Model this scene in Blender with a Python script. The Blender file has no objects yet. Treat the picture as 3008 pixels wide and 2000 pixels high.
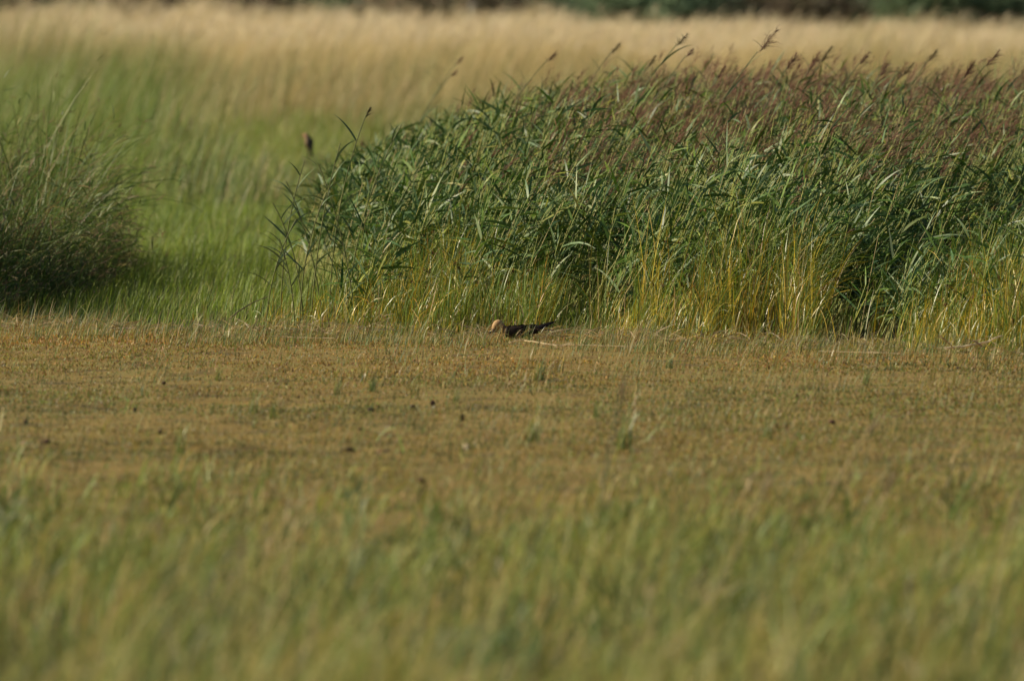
import bpy, math
import numpy as np

# ------------------------------------------------------------------ scene, camera, light
scene = bpy.context.scene
COL = scene.collection
H = 3.2                       # camera height (a low viewing bank)
FD = 100.0                    # distance to the harrier = focus distance
PX = 7.5 / 100.0 / 3008.0     # radians per photograph pixel
DEP = 0.032                   # depression of the optical axis

cam = bpy.data.cameras.new("camera")
camo = bpy.data.objects.new("camera", cam)
COL.objects.link(camo)
camo.location = (0, 0, H)
camo.rotation_euler = (math.pi / 2 - DEP, 0, 0)
cam.sensor_width = 23.7
cam.lens = 23.7 / 0.075
cam.clip_start = 0.5
cam.clip_end = 6000
cam.dof.use_dof = True
cam.dof.focus_distance = FD + 2.0
cam.dof.aperture_fstop = 2.4
scene.camera = camo

SUN_EL = math.radians(33)
SUN_AZ = math.radians(-84)   # compass-like, measured from +Y towards +X: sun stands left, a little behind the camera
world = bpy.data.worlds.new("World")
scene.world = world
world.use_nodes = True
wn = world.node_tree
bg = wn.nodes["Background"]
sky = wn.nodes.new("ShaderNodeTexSky")
sky.sky_type = 'NISHITA'
sky.sun_disc = False
sky.sun_elevation = SUN_EL
sky.sun_rotation = SUN_AZ
wn.links.new(sky.outputs[0], bg.inputs[0])
bg.inputs[1].default_value = 0.05
sl = bpy.data.lights.new("sun", 'SUN')
sl.energy = 5.0
sl.angle = math.radians(0.5)
sl.color = (1.0, 0.86, 0.63)
so = bpy.data.objects.new("sun", sl)
COL.objects.link(so)
from mathutils import Vector
sd = Vector((math.sin(SUN_AZ) * math.cos(SUN_EL), math.cos(SUN_AZ) * math.cos(SUN_EL), math.sin(SUN_EL)))
so.rotation_euler = sd.to_track_quat('Z', 'Y').to_euler()
so.location = (-20, 40, 40)
scene.view_settings.view_transform = 'Standard'
scene.view_settings.look = 'None'
scene.view_settings.exposure = 0.12
scene.view_settings.gamma = 1.0
scene.render.resolution_x = 1024
scene.render.resolution_y = 680

R = np.random.RandomState(7)


def at(px, py, D):
    """the point that stands D metres away on the line through a photograph pixel"""
    return ((px - 1504) * PX * D, D, H - D * (DEP + (py - 1000) * PX))


# ------------------------------------------------------------------ helpers
_perm = np.random.RandomState(99).rand(256, 256)


def vnoise(x, y):
    x = np.asarray(x, float); y = np.asarray(y, float)
    xi = np.floor(x).astype(int); yi = np.floor(y).astype(int)
    fx = x - xi; fy = y - yi
    fx = fx * fx * (3 - 2 * fx); fy = fy * fy * (3 - 2 * fy)
    a = _perm[xi % 256, yi % 256]; b = _perm[(xi + 1) % 256, yi % 256]
    c = _perm[xi % 256, (yi + 1) % 256]; d = _perm[(xi + 1) % 256, (yi + 1) % 256]
    return (a * (1 - fx) + b * fx) * (1 - fy) + (c * (1 - fx) + d * fx) * fy


def fbm(x, y, o=4):
    s = 0; a = 0.5; t = 0
    for i in range(o):
        s = s + a * vnoise(x * 2 ** i + 17.3 * i, y * 2 ** i + 5.1 * i); t += a; a *= 0.55
    return s / t


def sstep(a, b, x):
    t = np.clip((np.asarray(x, float) - a) / (b - a), 0, 1)
    return t * t * (3 - 2 * t)


def C3(c, n):
    c = np.asarray(c, float)
    return np.tile(c, (n, 1)) if c.ndim == 1 else c


def vary(c, amt, rnd=None):
    """natural variation of colour from plant to plant"""
    rnd = rnd or R
    n = len(c)
    v = 1 + amt * (rnd.rand(n, 1) - 0.5) * 2
    h = 1 + amt * 0.35 * (rnd.rand(n, 3) - 0.5) * 2
    return np.clip(c * v * h, 0.002, 1)


def pick(cols, w, n):
    cols = np.asarray(cols, float)
    w = np.asarray(w, float); w = w / w.sum()
    return cols[R.choice(len(cols), n, p=w)]


class Geo:
    def __init__(s):
        s.v = []; s.f = []; s.c = []; s.n = 0

    def add(s, v, f, c):
        s.v.append(v.reshape(-1, 3)); s.f.append(f.reshape(-1, 4) + s.n); s.c.append(c.reshape(-1, 3))
        s.n += len(s.v[-1])

    def ribbons(s, base, L, th0, th1, az, w, c0, c1, K=4, twist=None, prof='blade', pw=1.3, cp=1.0):
        n = len(L)
        if n == 0: return None
        t = np.linspace(0, 1, K + 1)
        tm = (t[1:] + t[:-1]) / 2
        th = th0[:, None] + (th1 - th0)[:, None] * tm[None] ** pw
        ds = (L / K)[:, None]
        hx = np.concatenate([np.zeros((n, 1)), np.cumsum(np.sin(th) * ds, 1)], 1)
        hz = np.concatenate([np.zeros((n, 1)), np.cumsum(np.cos(th) * ds, 1)], 1)
        ca, sa = np.cos(az)[:, None], np.sin(az)[:, None]
        P = np.stack([base[:, 0:1] + hx * ca, base[:, 1:2] + hx * sa, base[:, 2:3] + hz], 2)
        the = np.concatenate([th[:, :1], (th[:, 1:] + th[:, :-1]) / 2, th[:, -1:]], 1)
        if twist is None: twist = (R.rand(n) - 0.5) * 2.4
        tw = twist[:, None] + 0 * the
        ct, st = np.cos(tw), np.sin(tw)
        # perp = (-sa, ca, 0); normal = (-cos th * ca, -cos th * sa, sin th)
        S = np.stack([-sa * ct - np.cos(the) * ca * st, ca * ct - np.cos(the) * sa * st, np.sin(the) * st], 2)
        if prof == 'blade': wp = (1 - t) ** 0.7 * 0.95 + 0.05
        elif prof == 'leaf': wp = np.clip(np.sin(np.pi * (t * 0.93 + 0.07) ** 0.6), 0, 1) * 0.96 + 0.04
        elif prof == 'even': wp = np.ones_like(t)
        W = (w[:, None] * wp[None])[:, :, None] / 2
        V = np.stack([P - S * W, P + S * W], 2)      # n,K+1,2,3
        cc = t[None, :, None] ** cp
        Cc = c0[:, None] * (1 - cc) + c1[:, None] * cc
        Cc = np.repeat(Cc[:, :, None], 2, 2)
        i = (np.arange(n) * (K + 1) * 2)[:, None] + (np.arange(K) * 2)[None]
        F = np.stack([i, i + 1, i + 3, i + 2], 2)
        s.add(V, F, Cc)
        return P

    def tubes(s, P, r0, r1, c0, c1, sides=3):
        """P n,K+1,3 centre lines"""
        n, K1, _ = P.shape
        t = np.linspace(0, 1, K1)
        T = np.gradient(P, axis=1); T /= np.linalg.norm(T, axis=2, keepdims=True) + 1e-9
        ref = np.array([0.13, 1.0, 0.07]); ref = ref / np.linalg.norm(ref)
        A = np.cross(T, ref[None, None]); A /= np.linalg.norm(A, axis=2, keepdims=True) + 1e-9
        B = np.cross(T, A)
        rr = (np.asarray(r0)[:, None] * (1 - t) + np.asarray(r1)[:, None] * t)[:, :, None, None]
        an = np.arange(sides) * 2 * np.pi / sides
        V = P[:, :, None] + rr * (A[:, :, None] * np.cos(an)[None, None, :, None] + B[:, :, None] * np.sin(an)[None, None, :, None])
        cc = t[None, :, None]
        Cc = c0[:, None] * (1 - cc) + c1[:, None] * cc
        Cc = np.repeat(Cc[:, :, None], sides, 2)
        i = (np.arange(n) * K1 * sides)[:, None, None] + (np.arange(K1 - 1) * sides)[None, :, None] + np.arange(sides)[None, None]
        j = (np.arange(n) * K1 * sides)[:, None, None] + (np.arange(K1 - 1) * sides)[None, :, None] + ((np.arange(sides) + 1) % sides)[None, None]
        F = np.stack([i, j, j + sides, i + sides], 3)
        s.add(V, F, Cc)

    def build(s, name, mat, parent=None, smooth=True, loc=None):
        v = np.concatenate(s.v).astype(np.float32); f = np.concatenate(s.f); c = np.concatenate(s.c)
        if loc is not None: v = v - np.asarray(loc, np.float32)
        me = bpy.data.meshes.new(name)
        me.vertices.add(len(v)); me.vertices.foreach_set("co", v.ravel())
        me.loops.add(f.size); me.loops.foreach_set("vertex_index", f.ravel().astype(np.int32))
        me.polygons.add(len(f)); me.polygons.foreach_set("loop_start", (np.arange(len(f)) * 4).astype(np.int32))
        a = me.color_attributes.new("tint", 'FLOAT_COLOR', 'POINT')
        a.data.foreach_set("color", np.concatenate([c, np.ones((len(c), 1))], 1).astype(np.float32).ravel())
        me.update(calc_edges=True)
        me.validate()
        if not smooth: me.polygons.foreach_set("use_smooth", np.zeros(len(me.polygons), bool))
        else: me.polygons.foreach_set("use_smooth", np.ones(len(me.polygons), bool))
        me.materials.append(mat)
        o = bpy.data.objects.new(name, me)
        COL.objects.link(o)
        if parent is not None: o.parent = parent
        if loc is not None: o.location = loc
        return o


def tag(o, label=None, cat=None, group=None, kind=None):
    if label: o['label'] = label
    if cat: o['category'] = cat
    if group: o['group'] = group
    if kind: o['kind'] = kind
    return o


def empty(name, loc, rz=0.0):
    o = bpy.data.objects.new(name, None)
    o.empty_display_size = 0.05
    COL.objects.link(o)
    o.location = loc; o.rotation_euler = (0, 0, rz)
    return o


def copy_tree(o):
    c = o.copy(); COL.objects.link(c)
    for ch in o.children:
        d = ch.copy(); COL.objects.link(d); d.parent = c
        for g in ch.children:
            e = g.copy(); COL.objects.link(e); e.parent = d
    return c


# ------------------------------------------------------------------ materials
def mat_plant(name, rough=0.5, trans=0.3, spec=0.4, noise=0.25, scale=30):
    m = bpy.data.materials.new(name); m.use_nodes = True
    nt = m.node_tree; nt.nodes.clear()
    out = nt.nodes.new("ShaderNodeOutputMaterial")
    at_ = nt.nodes.new("ShaderNodeAttribute"); at_.attribute_name = "tint"
    tc = nt.nodes.new("ShaderNodeTexCoord")
    nz = nt.nodes.new("ShaderNodeTexNoise"); nz.inputs["Scale"].default_value = scale; nz.inputs["Detail"].default_value = 2
    nt.links.new(tc.outputs["Object"], nz.inputs["Vector"])
    mr = nt.nodes.new("ShaderNodeMapRange")
    mr.inputs[1].default_value = 0.3; mr.inputs[2].default_value = 0.7
    mr.inputs[3].default_value = 1 - noise; mr.inputs[4].default_value = 1 + noise
    nt.links.new(nz.outputs[0], mr.inputs[0])
    mx = nt.nodes.new("ShaderNodeVectorMath"); mx.operation = 'SCALE'
    nt.links.new(at_.outputs["Color"], mx.inputs[0]); nt.links.new(mr.outputs[0], mx.inputs[3])
    p = nt.nodes.new("ShaderNodeBsdfPrincipled")
    p.inputs["Roughness"].default_value = rough
    p.inputs["Specular IOR Level"].default_value = spec
    nt.links.new(mx.outputs[0], p.inputs["Base Color"])
    if trans > 0:
        tr = nt.nodes.new("ShaderNodeBsdfTranslucent")
        nt.links.new(mx.outputs[0], tr.inputs["Color"])
        ms = nt.nodes.new("ShaderNodeMixShader"); ms.inputs[0].default_value = trans
        nt.links.new(p.outputs[0], ms.inputs[1]); nt.links.new(tr.outputs[0], ms.inputs[2])
        nt.links.new(ms.outputs[0], out.inputs[0])
    else:
        nt.links.new(p.outputs[0], out.inputs[0])
    return m


def mat_ground(name, stops, scale, rough=0.9, bump=0.4, stretch=(1, 1, 1), fine=60):
    m = bpy.data.materials.new(name); m.use_nodes = True
    nt = m.node_tree; p = nt.nodes["Principled BSDF"]
    tc = nt.nodes.new("ShaderNodeTexCoord"); mp = nt.nodes.new("ShaderNodeMapping")
    mp.inputs["Scale"].default_value = stretch
    nt.links.new(tc.outputs["Object"], mp.inputs[0])
    n1 = nt.nodes.new("ShaderNodeTexNoise"); n1.inputs["Scale"].default_value = scale; n1.inputs["Detail"].default_value = 8
    n2 = nt.nodes.new("ShaderNodeTexNoise"); n2.inputs["Scale"].default_value = fine; n2.inputs["Detail"].default_value = 4
    nt.links.new(mp.outputs[0], n1.inputs[0]); nt.links.new(mp.outputs[0], n2.inputs[0])
    ad = nt.nodes.new("ShaderNodeMath"); ad.operation = 'MULTIPLY_ADD'
    ad.inputs[1].default_value = 0.45; nt.links.new(n2.outputs[0], ad.inputs[0]); nt.links.new(n1.outputs[0], ad.inputs[2])
    sb = nt.nodes.new("ShaderNodeMath"); sb.operation = 'SUBTRACT'; sb.inputs[1].default_value = 0.225
    nt.links.new(ad.outputs[0], sb.inputs[0])
    cr = nt.nodes.new("ShaderNodeValToRGB")
    e = cr.color_ramp.elements
    e[0].position = stops[0][0]; e[0].color = (*stops[0][1], 1)
    e[1].position = stops[-1][0]; e[1].color = (*stops[-1][1], 1)
    for q, c in stops[1:-1]:
        k = e.new(q); k.color = (*c, 1)
    nt.links.new(sb.outputs[0], cr.inputs[0]); nt.links.new(cr.outputs[0], p.inputs["Base Color"])
    p.inputs["Roughness"].default_value = rough
    p.inputs["Specular IOR Level"].default_value = 0.2
    b = nt.nodes.new("ShaderNodeBump"); b.inputs["Strength"].default_value = bump; b.inputs["Distance"].default_value = 0.01
    nt.links.new(n2.outputs[0], b.inputs["Height"]); nt.links.new(b.outputs[0], p.inputs["Normal"])
    return m


M_REED = mat_plant("reed_leaf", 0.45, 0.12, 0.35)
M_SEDGE = mat_plant("sedge_leaf", 0.36, 0.24, 0.5)
M_GRASS = mat_plant("grass_leaf", 0.5, 0.35, 0.4)
M_DRY = mat_plant("dry_straw", 0.6, 0.35, 0.3)
M_PLUME = mat_plant("reed_flower", 0.8, 0.3, 0.15)
M_MATTE = mat_plant("matte_tint", 0.85, 0.0, 0.15, noise=0.2, scale=60)
M_FEATH = mat_plant("feather", 0.65, 0.0, 0.2, noise=0.3, scale=90)
M_HORN = mat_plant("horn", 0.25, 0.0, 0.5, noise=0.05)
M_FOL = mat_plant("foliage", 0.55, 0.25, 0.3, scale=2)
M_BARK = mat_plant("bark", 0.9, 0.0, 0.1, scale=12)
M_GROUND = mat_ground("earth", [(0.3, (0.04, 0.045, 0.02)), (0.5, (0.07, 0.075, 0.03)), (0.7, (0.11, 0.09, 0.045))], 0.7)
M_MUD = mat_ground("mud", [(0.28, (0.10, 0.075, 0.035)), (0.40, (0.20, 0.15, 0.05)), (0.52, (0.30, 0.205, 0.06)),
                           (0.62, (0.23, 0.20, 0.065)), (0.75, (0.34, 0.24, 0.09))], 2.2, 0.75, 0.8, fine=45)


# ------------------------------------------------------------------ ground and mud flat
def sheet(name, xs, ys, zf, mat):
    X, Y = np.meshgrid(xs, ys)
    Z = zf(X, Y)
    v = np.stack([X, Y, Z], 2).reshape(-1, 3)
    nx = len(xs)
    i = (np.arange(len(ys) - 1)[:, None] * nx + np.arange(nx - 1)[None])
    F = np.stack([i, i + 1, i + nx + 1, i + nx], 2).reshape(-1, 4)
    g = Geo(); g.add(v, F, np.full((len(v), 3), 0.2))
    o = g.build(name, mat)
    return tag(o, kind='structure')


xs = np.concatenate([[-3000, -400, -60], np.linspace(-30, 30, 61), [60, 400, 3000]])
ys = np.concatenate([[-400, -60, 0, 20], np.linspace(30, 400, 149), [600, 1500, 5000]])
sheet('ground', xs, ys, lambda x, y: -0.05 + 0.03 * (fbm(x * .3, y * .3) - .5), M_GROUND)


def edge_y(x):
    """distance at which mud gives way to plants"""
    x = np.asarray(x, float)
    return (np.interp(x, [-8, -3.8, 0, 3.7, 8], [105.5, 103.0, 100.5, 96.3, 94.2]) + 1.0 * (vnoise(x * 1.3, 3.3 + 0 * x) - .5)
            + .5 * (vnoise(x * 5, 8.1 + 0 * x) - .5))


def mudz(x, y):
    x = np.asarray(x, float); y = np.asarray(y, float)
    z = 0.035 * (fbm(x * 1.1 + 3, y * .55, 3) - .5) + 0.022 * (fbm(x * 4, y * 2.2, 3) - .5)
    # shallow hollows in the left half
    l = sstep(0.5, -1.5, x) * sstep(76, 80, y) * sstep(97, 93, y)
    z = z - 0.03 * l * sstep(.52, .62, vnoise(x * .5, y * .65 + 9))
    e = sstep(58, 64, y) * sstep(edge_y(x) + 1.3, edge_y(x) + .5, y) * sstep(-9.5, -8, x) * sstep(10, 8.5, x)
    return z * e - 0.12 * (1 - e)


sheet('mud_flat', np.linspace(-10, 10.5, 411), np.linspace(57, 107, 661), mudz, M_MUD)


def scatter(n, x0, x1, y0, y1):
    """n points uniform in a wedge that widens with distance (x limits are given in photo pixels)"""
    y = np.sqrt(R.rand(n) * (y1 ** 2 - y0 ** 2) + y0 ** 2)
    px = x0 + (x1 - x0) * R.rand(n)
    return (px - 1504) * PX * y, y


WIND = 0.12    # azimuth the wind blows to (radians from +X)


def az_wind(n, spread):
    return WIND + R.randn(n) * spread


# ------------------------------------------------------------------ low plants on the mud
g = Geo()
n = 490000
x, y = scatter(n, -1100, 4100, 66, 104.5)
patch = fbm(x * .8, y * .35 + 4)
keep = (y < edge_y(x) + .5 + .5 * R.rand(n)) & ~((x > -.03) & (x < .95) & (y > 95.5) & (y < 98.9) & (R.rand(n) < .7)) & (R.rand(n) < np.clip(0.5 + .7 * sstep(.33, .62, patch) + 0.35 * sstep(94, 100, y), 0, 1))
x, y, patch = x[keep], y[keep], patch[keep]; n = len(x)
gp = fbm(x * .6 + 20, y * .3)
olive = np.array([.25, .275, .07]); ochre = np.array([.45, .305, .075]); brown = np.array([.32, .20, .085])
red = np.array([.22, .07, .04]); grey = np.array([.30, .25, .16]); dark = np.array([.07, .055, .035]); grn = np.array([.15, .21, .06])
left = sstep(0.3, -1.6, x)
c = np.where((R.rand(n) < 0.58 * sstep(.38, .6, gp) + .20 + .1 * left)[:, None], olive, ochre)
u = R.rand(n)
c = np.where((u < .30)[:, None], brown, c); c = np.where((u > .94)[:, None], grey, c)
c = np.where(((u > .915) & (u < .93))[:, None], red, c); c = np.where(((u > .87) & (u < .9))[:, None], dark, c)
c = np.where(((u > .82) & (u < .87))[:, None], grn, c)
c = vary(c, .5)
hh = (.007 + .024 * R.rand(n) ** 1.8) * (0.5 + 1.0 * patch)
hh = hh * (1 + .3 * sstep(97, 101.5, y))
up = sstep(88, 98, y)[:, None]
c = c * (np.array([.80, .92, .85]) * (1 - up) + np.array([1.14, 1.0, .78]) * up)
stk = (sstep(.55, .66, vnoise(x * .55 + 3, y * .9)) * sstep(1.0, -.6, x) + .6 * sstep(.62, .72, vnoise(x * .8 + 33, y * .5))) * sstep(98, 94, y)
c = np.where((R.rand(n) < .55 * stk)[:, None], vary(C3([.13, .15, .055], n), .4), c)
b = np.stack([x, y, mudz(x, y) - .003], 1)
# sparse taller blades among the low plants
m = 58000
x2, y2 = scatter(m, -1100, 4100, 74, 103.5)
kk = R.rand(m) < (.16 + .6 * sstep(.50, .66, fbm(x2 * 1.3 + 50, y2 * .5)) + .6 * sstep(95, 101.5, y2)) * (.35 + .65 * sstep(-3, .5, x2)); x2, y2 = x2[kk], y2[kk]; m = len(x2)
m3 = 22500; x3 = -6.5 + 14 * R.rand(m3); y3 = edge_y(x3) + .4 - 3.2 * R.rand(m3) ** 1.8
k3 = ~((x3 > -.2) & (x3 < .42) & (y3 < 100.2) & (R.rand(m3) < .75)) & (R.rand(m3) < .15 + .85 * sstep(.45, .65, vnoise(x3 * 2.3, y3 * 1.5))); x2 = np.concatenate([x2, x3[k3]]); y2 = np.concatenate([y2, y3[k3]]); m = len(x2)
tl = np.concatenate([np.ones(m - k3.sum()), (1.3 + .9 * R.rand(k3.sum()))])
c2 = vary(pick([[.16, .22, .06], [.34, .30, .09], [.42, .30, .12], [.12, .18, .07], [.40, .34, .20]], [4, 3, 2, 3, 1], m), .3)
g.ribbons(np.stack([x2, y2, mudz(x2, y2) - .003], 1), (.03 + .12 * R.rand(m) ** 2.2) * tl, R.rand(m) * .5, .2 + R.rand(m) * 1.1, az_wind(m, .9), .003 + .004 * R.rand(m), c2, c2 * 1.1, K=4)
g.ribbons(b, hh, R.rand(n) * .6, R.rand(n) * 1.6 + .3, R.rand(n) * 6.28, .004 + .007 * R.rand(n), c * .9, c * 1.05, K=2, prof='leaf')
tag(g.build('mud_plants', M_GRASS), 'low ochre, brown and olive plants covering the open mud flat', 'ground cover', kind='stuff')

# ------------------------------------------------------------------ foreground grass (out of focus)
g = Geo()
n = 100000
x, y = scatter(n, -1400, 4400, 40, 86)
d = fbm(x * 1.3 + 7, y * .6, 4)
lim = sstep(86, 61, y + 30 * (d - .5))
keep = R.rand(n) < np.clip(lim ** 1.4 * (.25 + 1.1 * sstep(.35, .62, d)), 0, 1)
x, y, d = x[keep], y[keep], d[keep]; n = len(x)
mix = fbm(x * 1.5 + 31, y * .8 + 2, 3); cl2 = vnoise(x * 3.5 + 80, y * 1.5)
near = sstep(66, 54, y)
c_g = np.array([.20, .28, .05]); c_b = np.array([.24, .33, .10]); c_t = np.array([.50, .40, .15]); c_o = np.array([.36, .35, .075]); c_d = np.array([.07, .10, .035])
u = R.rand(n)
pt = .10 + .36 * near + .9 * (mix - .5)
c = np.where((u < pt)[:, None], c_t, np.where((u < pt + .26)[:, None], c_o, np.where((u < pt + .55)[:, None], c_g, c_b)))
c = np.where(((cl2 > .66) & (R.rand(n) < .6))[:, None], c_d, c)
c = np.where(((cl2 < .25) & (R.rand(n) < .5))[:, None], c_b, c)
c = vary(c, .35)
hh = (.08 + .34 * R.rand(n) ** 1.3) * (.6 + .75 * sstep(74, 58, y)) * (.35 + 1.3 * d) * (.7 + .6 * vnoise(x * 2.5, y * 1.2 + 30))
b = np.stack([x, y, -.04 + 0 * x], 1)
g.ribbons(b, hh, R.rand(n) * .5, .3 + R.rand(n) * 1.5, az_wind(n, 1.3), .004 + .010 * R.rand(n), c, c * np.array([1.15, 1.1, 1.0]), K=4)
# broad leaved sprays and denser clumps rising out of it
ns = 120; nb = 24
sx, sy = scatter(ns, -200, 3200, 52, 71)
hs = .14 + .28 * R.rand(ns)
i = np.repeat(np.arange(ns), nb); m = ns * nb
up_ = R.rand(m)
bb = np.stack([sx[i] + R.randn(m) * .05 + .06 * up_, sy[i] + R.randn(m) * .05, -.03 + hs[i] * up_ * .8], 1)
kc = np.array([[.14, .20, .05], [.20, .28, .11], [.09, .13, .04], [.46, .38, .18], [.27, .32, .09]])[R.choice(5, ns, p=[.3, .28, .17, .12, .13])][i]
kc = vary(kc, .3)
g.ribbons(bb, .07 + .12 * R.rand(m), R.rand(m) * .8, .4 + R.rand(m) * 1.3, az_wind(m, 1.5), .008 + .014 * R.rand(m), kc, kc, K=3, prof='leaf')
tag(g.build('foreground_grass', M_GRASS), 'blurred olive and straw coloured grass filling the foreground', 'grass', kind='stuff')

# ------------------------------------------------------------------ short green meadow behind the mud, left
g = Geo()
n = 400000
x, y = scatter(n, -800, 1850, 101.3, 236)
keep = (y > edge_y(x) + .1) & (R.rand(n) < .12 + .88 * sstep(0, 2.2, y - edge_y(x)))
keep &= R.rand(n) < .35 + .65 * sstep(.35, .6, fbm(x * .7, y * .25))
keep &= R.rand(n) < 1.05 - sstep(150, 236, y + 120 * (fbm(x * .45, y * .05 + 7) - .5))
x, y = x[keep], y[keep]; n = len(x)
far = sstep(135, 180, y)
pn = fbm(x * .5 + 11, y * .12 + 3)
u = R.rand(n)
brt = np.array([.28, .37, .04]); mid = np.array([.20, .30, .04]); blu = np.array([.17, .24, .07]); yel = np.array([.38, .35, .11]); dry = np.array([.36, .27, .15])
c = np.where((u < .40)[:, None], brt, np.where((u < .75)[:, None], mid, blu))
c = np.where((R.rand(n) < .04 + .16 * sstep(.45, .65, pn) * (1 - .5 * sstep(104, 110, y)))[:, None], yel, c)
nearedge = sstep(3.5, .3, y - edge_y(x))
c = np.where((R.rand(n) < .55 * nearedge)[:, None], dry, c)
c = np.where((R.rand(n) < .35 * far)[:, None], yel, c)
c = vary(c, .28)
hh = (.07 + .16 * R.rand(n)) * (.40 + .75 * sstep(0, 6, y - edge_y(x)) + .8 * far)
b = np.stack([x, y, -.045 + 0 * x], 1)
g.ribbons(b, hh, R.rand(n) * .3, .2 + R.rand(n) * 1.0, az_wind(n, 1.1), .004 + .006 * R.rand(n) + .004 * far, c * .9, c * 1.1, K=3)
tag(g.build('meadow_grass', M_GRASS), 'short fresh green grass between the two reed stands', 'grass', kind='stuff')

# ------------------------------------------------------------------ taller mixed grass in the middle distance
g = Geo()
n = 140000
x, y = scatter(n, -700, 3700, 128, 240)
dn = fbm(x * .40 + 5, y * .10, 4)
pxx = x / (PX * y) + 1504
lim = sstep(-.35, .65, (y - 172 + 230 * (dn - .5)) / 50 + .55 * sstep(650, 1250, pxx))
keep = R.rand(n) < lim * (.3 + .7 * sstep(.35, .6, dn))
x, y, dn, pxx = x[keep], y[keep], dn[keep], pxx[keep]; n = len(x)
far = sstep(160, 232, y + 70 * (vnoise(x * .35, y * .05) - .5))
u = R.rand(n)
c = np.where((u < .35)[:, None], np.array([.19, .25, .065]), np.where((u < .6)[:, None], np.array([.27, .28, .09]), np.array([.40, .34, .14])))
c = np.where((R.rand(n) < (.10 + .62 * sstep(300, 950, pxx)) * far)[:, None], np.array([.55, .43, .19]), c)
c = np.where((R.rand(n) < .40 * (1 - far))[:, None], np.array([.13, .20, .055]), c)
c = np.where((R.rand(n) < .6 * sstep(650, 350, pxx) * sstep(222, 205, y))[:, None], np.array([.19, .29, .045]), c)
c = vary(c, .28)
hh = (.25 + .70 * R.rand(n) ** 1.3) * (.6 + .6 * far) * (.4 + 1.2 * dn) * (.6 + .8 * vnoise(x * .9, y * .12 + 5)) * (1.25 - .25 * sstep(300, 900, pxx))
b = np.stack([x, y, -.045 + 0 * x], 1)
g.ribbons(b, hh, R.rand(n) * .25 + .05, .3 + R.rand(n) * .9, az_wind(n, .9), .007 + .010 * R.rand(n), c * .85, c * 1.15, K=4)
tag(g.build('mixed_grass', M_GRASS), 'loose yellow green grass growing in front of the golden band', 'grass', kind='stuff')

# ------------------------------------------------------------------ golden dry grass band
g = Geo()
n = 82000
x, y = scatter(n, -650, 3700, 216, 262)
dn = fbm(x * .35 + 15, y * .15, 4)
pxx = x / (PX * y) + 1504
keep = R.rand(n) < sstep(0, 1, (y - 222 + 22 * (dn - .5)) / 16)
x, y, dn, pxx = x[keep], y[keep], dn[keep], pxx[keep]; n = len(x)
u = R.rand(n)
c = np.where((u < .6)[:, None], np.array([.72, .58, .28]), np.where((u < .85)[:, None], np.array([.80, .68, .42]), np.array([.46, .36, .18])))
c = vary(c, .15)
tall = 1.27 - .36 * sstep(1000, 3000, pxx)
hh = (.72 + .35 * R.rand(n) + .25 * R.rand(n) ** 5) * tall * (.62 + .38 * vnoise(x * .8, y * .25) + .32 * vnoise(x * 2.6, y * .3 + 9)) * (.85 + .3 * dn)
b = np.stack([x, y, -.045 + 0 * x], 1)
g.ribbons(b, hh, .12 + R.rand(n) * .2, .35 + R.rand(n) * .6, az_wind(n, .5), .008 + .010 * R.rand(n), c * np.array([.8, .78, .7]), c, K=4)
m = 40000
k = R.randint(0, n, m)
b2 = np.stack([x[k] + hh[k] * .33, y[k], hh[k] * .80], 1)
cc = vary(C3([.76, .65, .44], m), .15)
g.ribbons(b2, .12 + .14 * R.rand(m), .35 + R.rand(m) * .3, .6 + R.rand(m) * .5, az_wind(m, .5), .008 + .010 * R.rand(m), cc, cc, K=3, prof='leaf')
tag(g.build('golden_grass', M_DRY), 'tall golden dry grass leaning in the wind across the background', 'grass', kind='stuff')


# ------------------------------------------------------------------ reeds
def panicle(g, base, L, th, az, dens, col, rnd=R):
    """feathery reed flower heads; base n,3; the axis keeps leaning with the stem"""
    n = len(L)
    K = 3
    t = np.linspace(0, 1, K + 1)
    T = np.stack([np.sin(th) * np.cos(az), np.sin(th) * np.sin(az), np.cos(th)], 1)
    m = n * dens
    i = np.repeat(np.arange(n), dens)
    s = rnd.rand(m) ** 1.15
    b = base[i] + T[i] * (L[i] * s * .8)[:, None]
    ln = L[i] * (.62 - .42 * s) * (.5 + .9 * rnd.rand(m))
    cc = vary(col[i], .3)
    g.ribbons(b, ln, th[i] + rnd.randn(m) * .35, th[i] + .65 + rnd.rand(m) * 1.0, az[i] + rnd.randn(m) * .8,
              .0025 + .0035 * rnd.rand(m), cc * .85, cc * 1.12, K=3, prof='leaf')
    return T


def reed_height(x, y):
    s = np.interp(x, [-2.2, -1.6, -1.0, -.3, .8, 1.6, 6], [.48, .62, .79, .94, .99, .99, .95])
    r = np.interp(y, [97, 101.5, 103, 106, 110, 116, 125], [.9, 1.1, 1.2, 1.42, 1.62, 1.84, 1.90])
    return s * r


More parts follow.
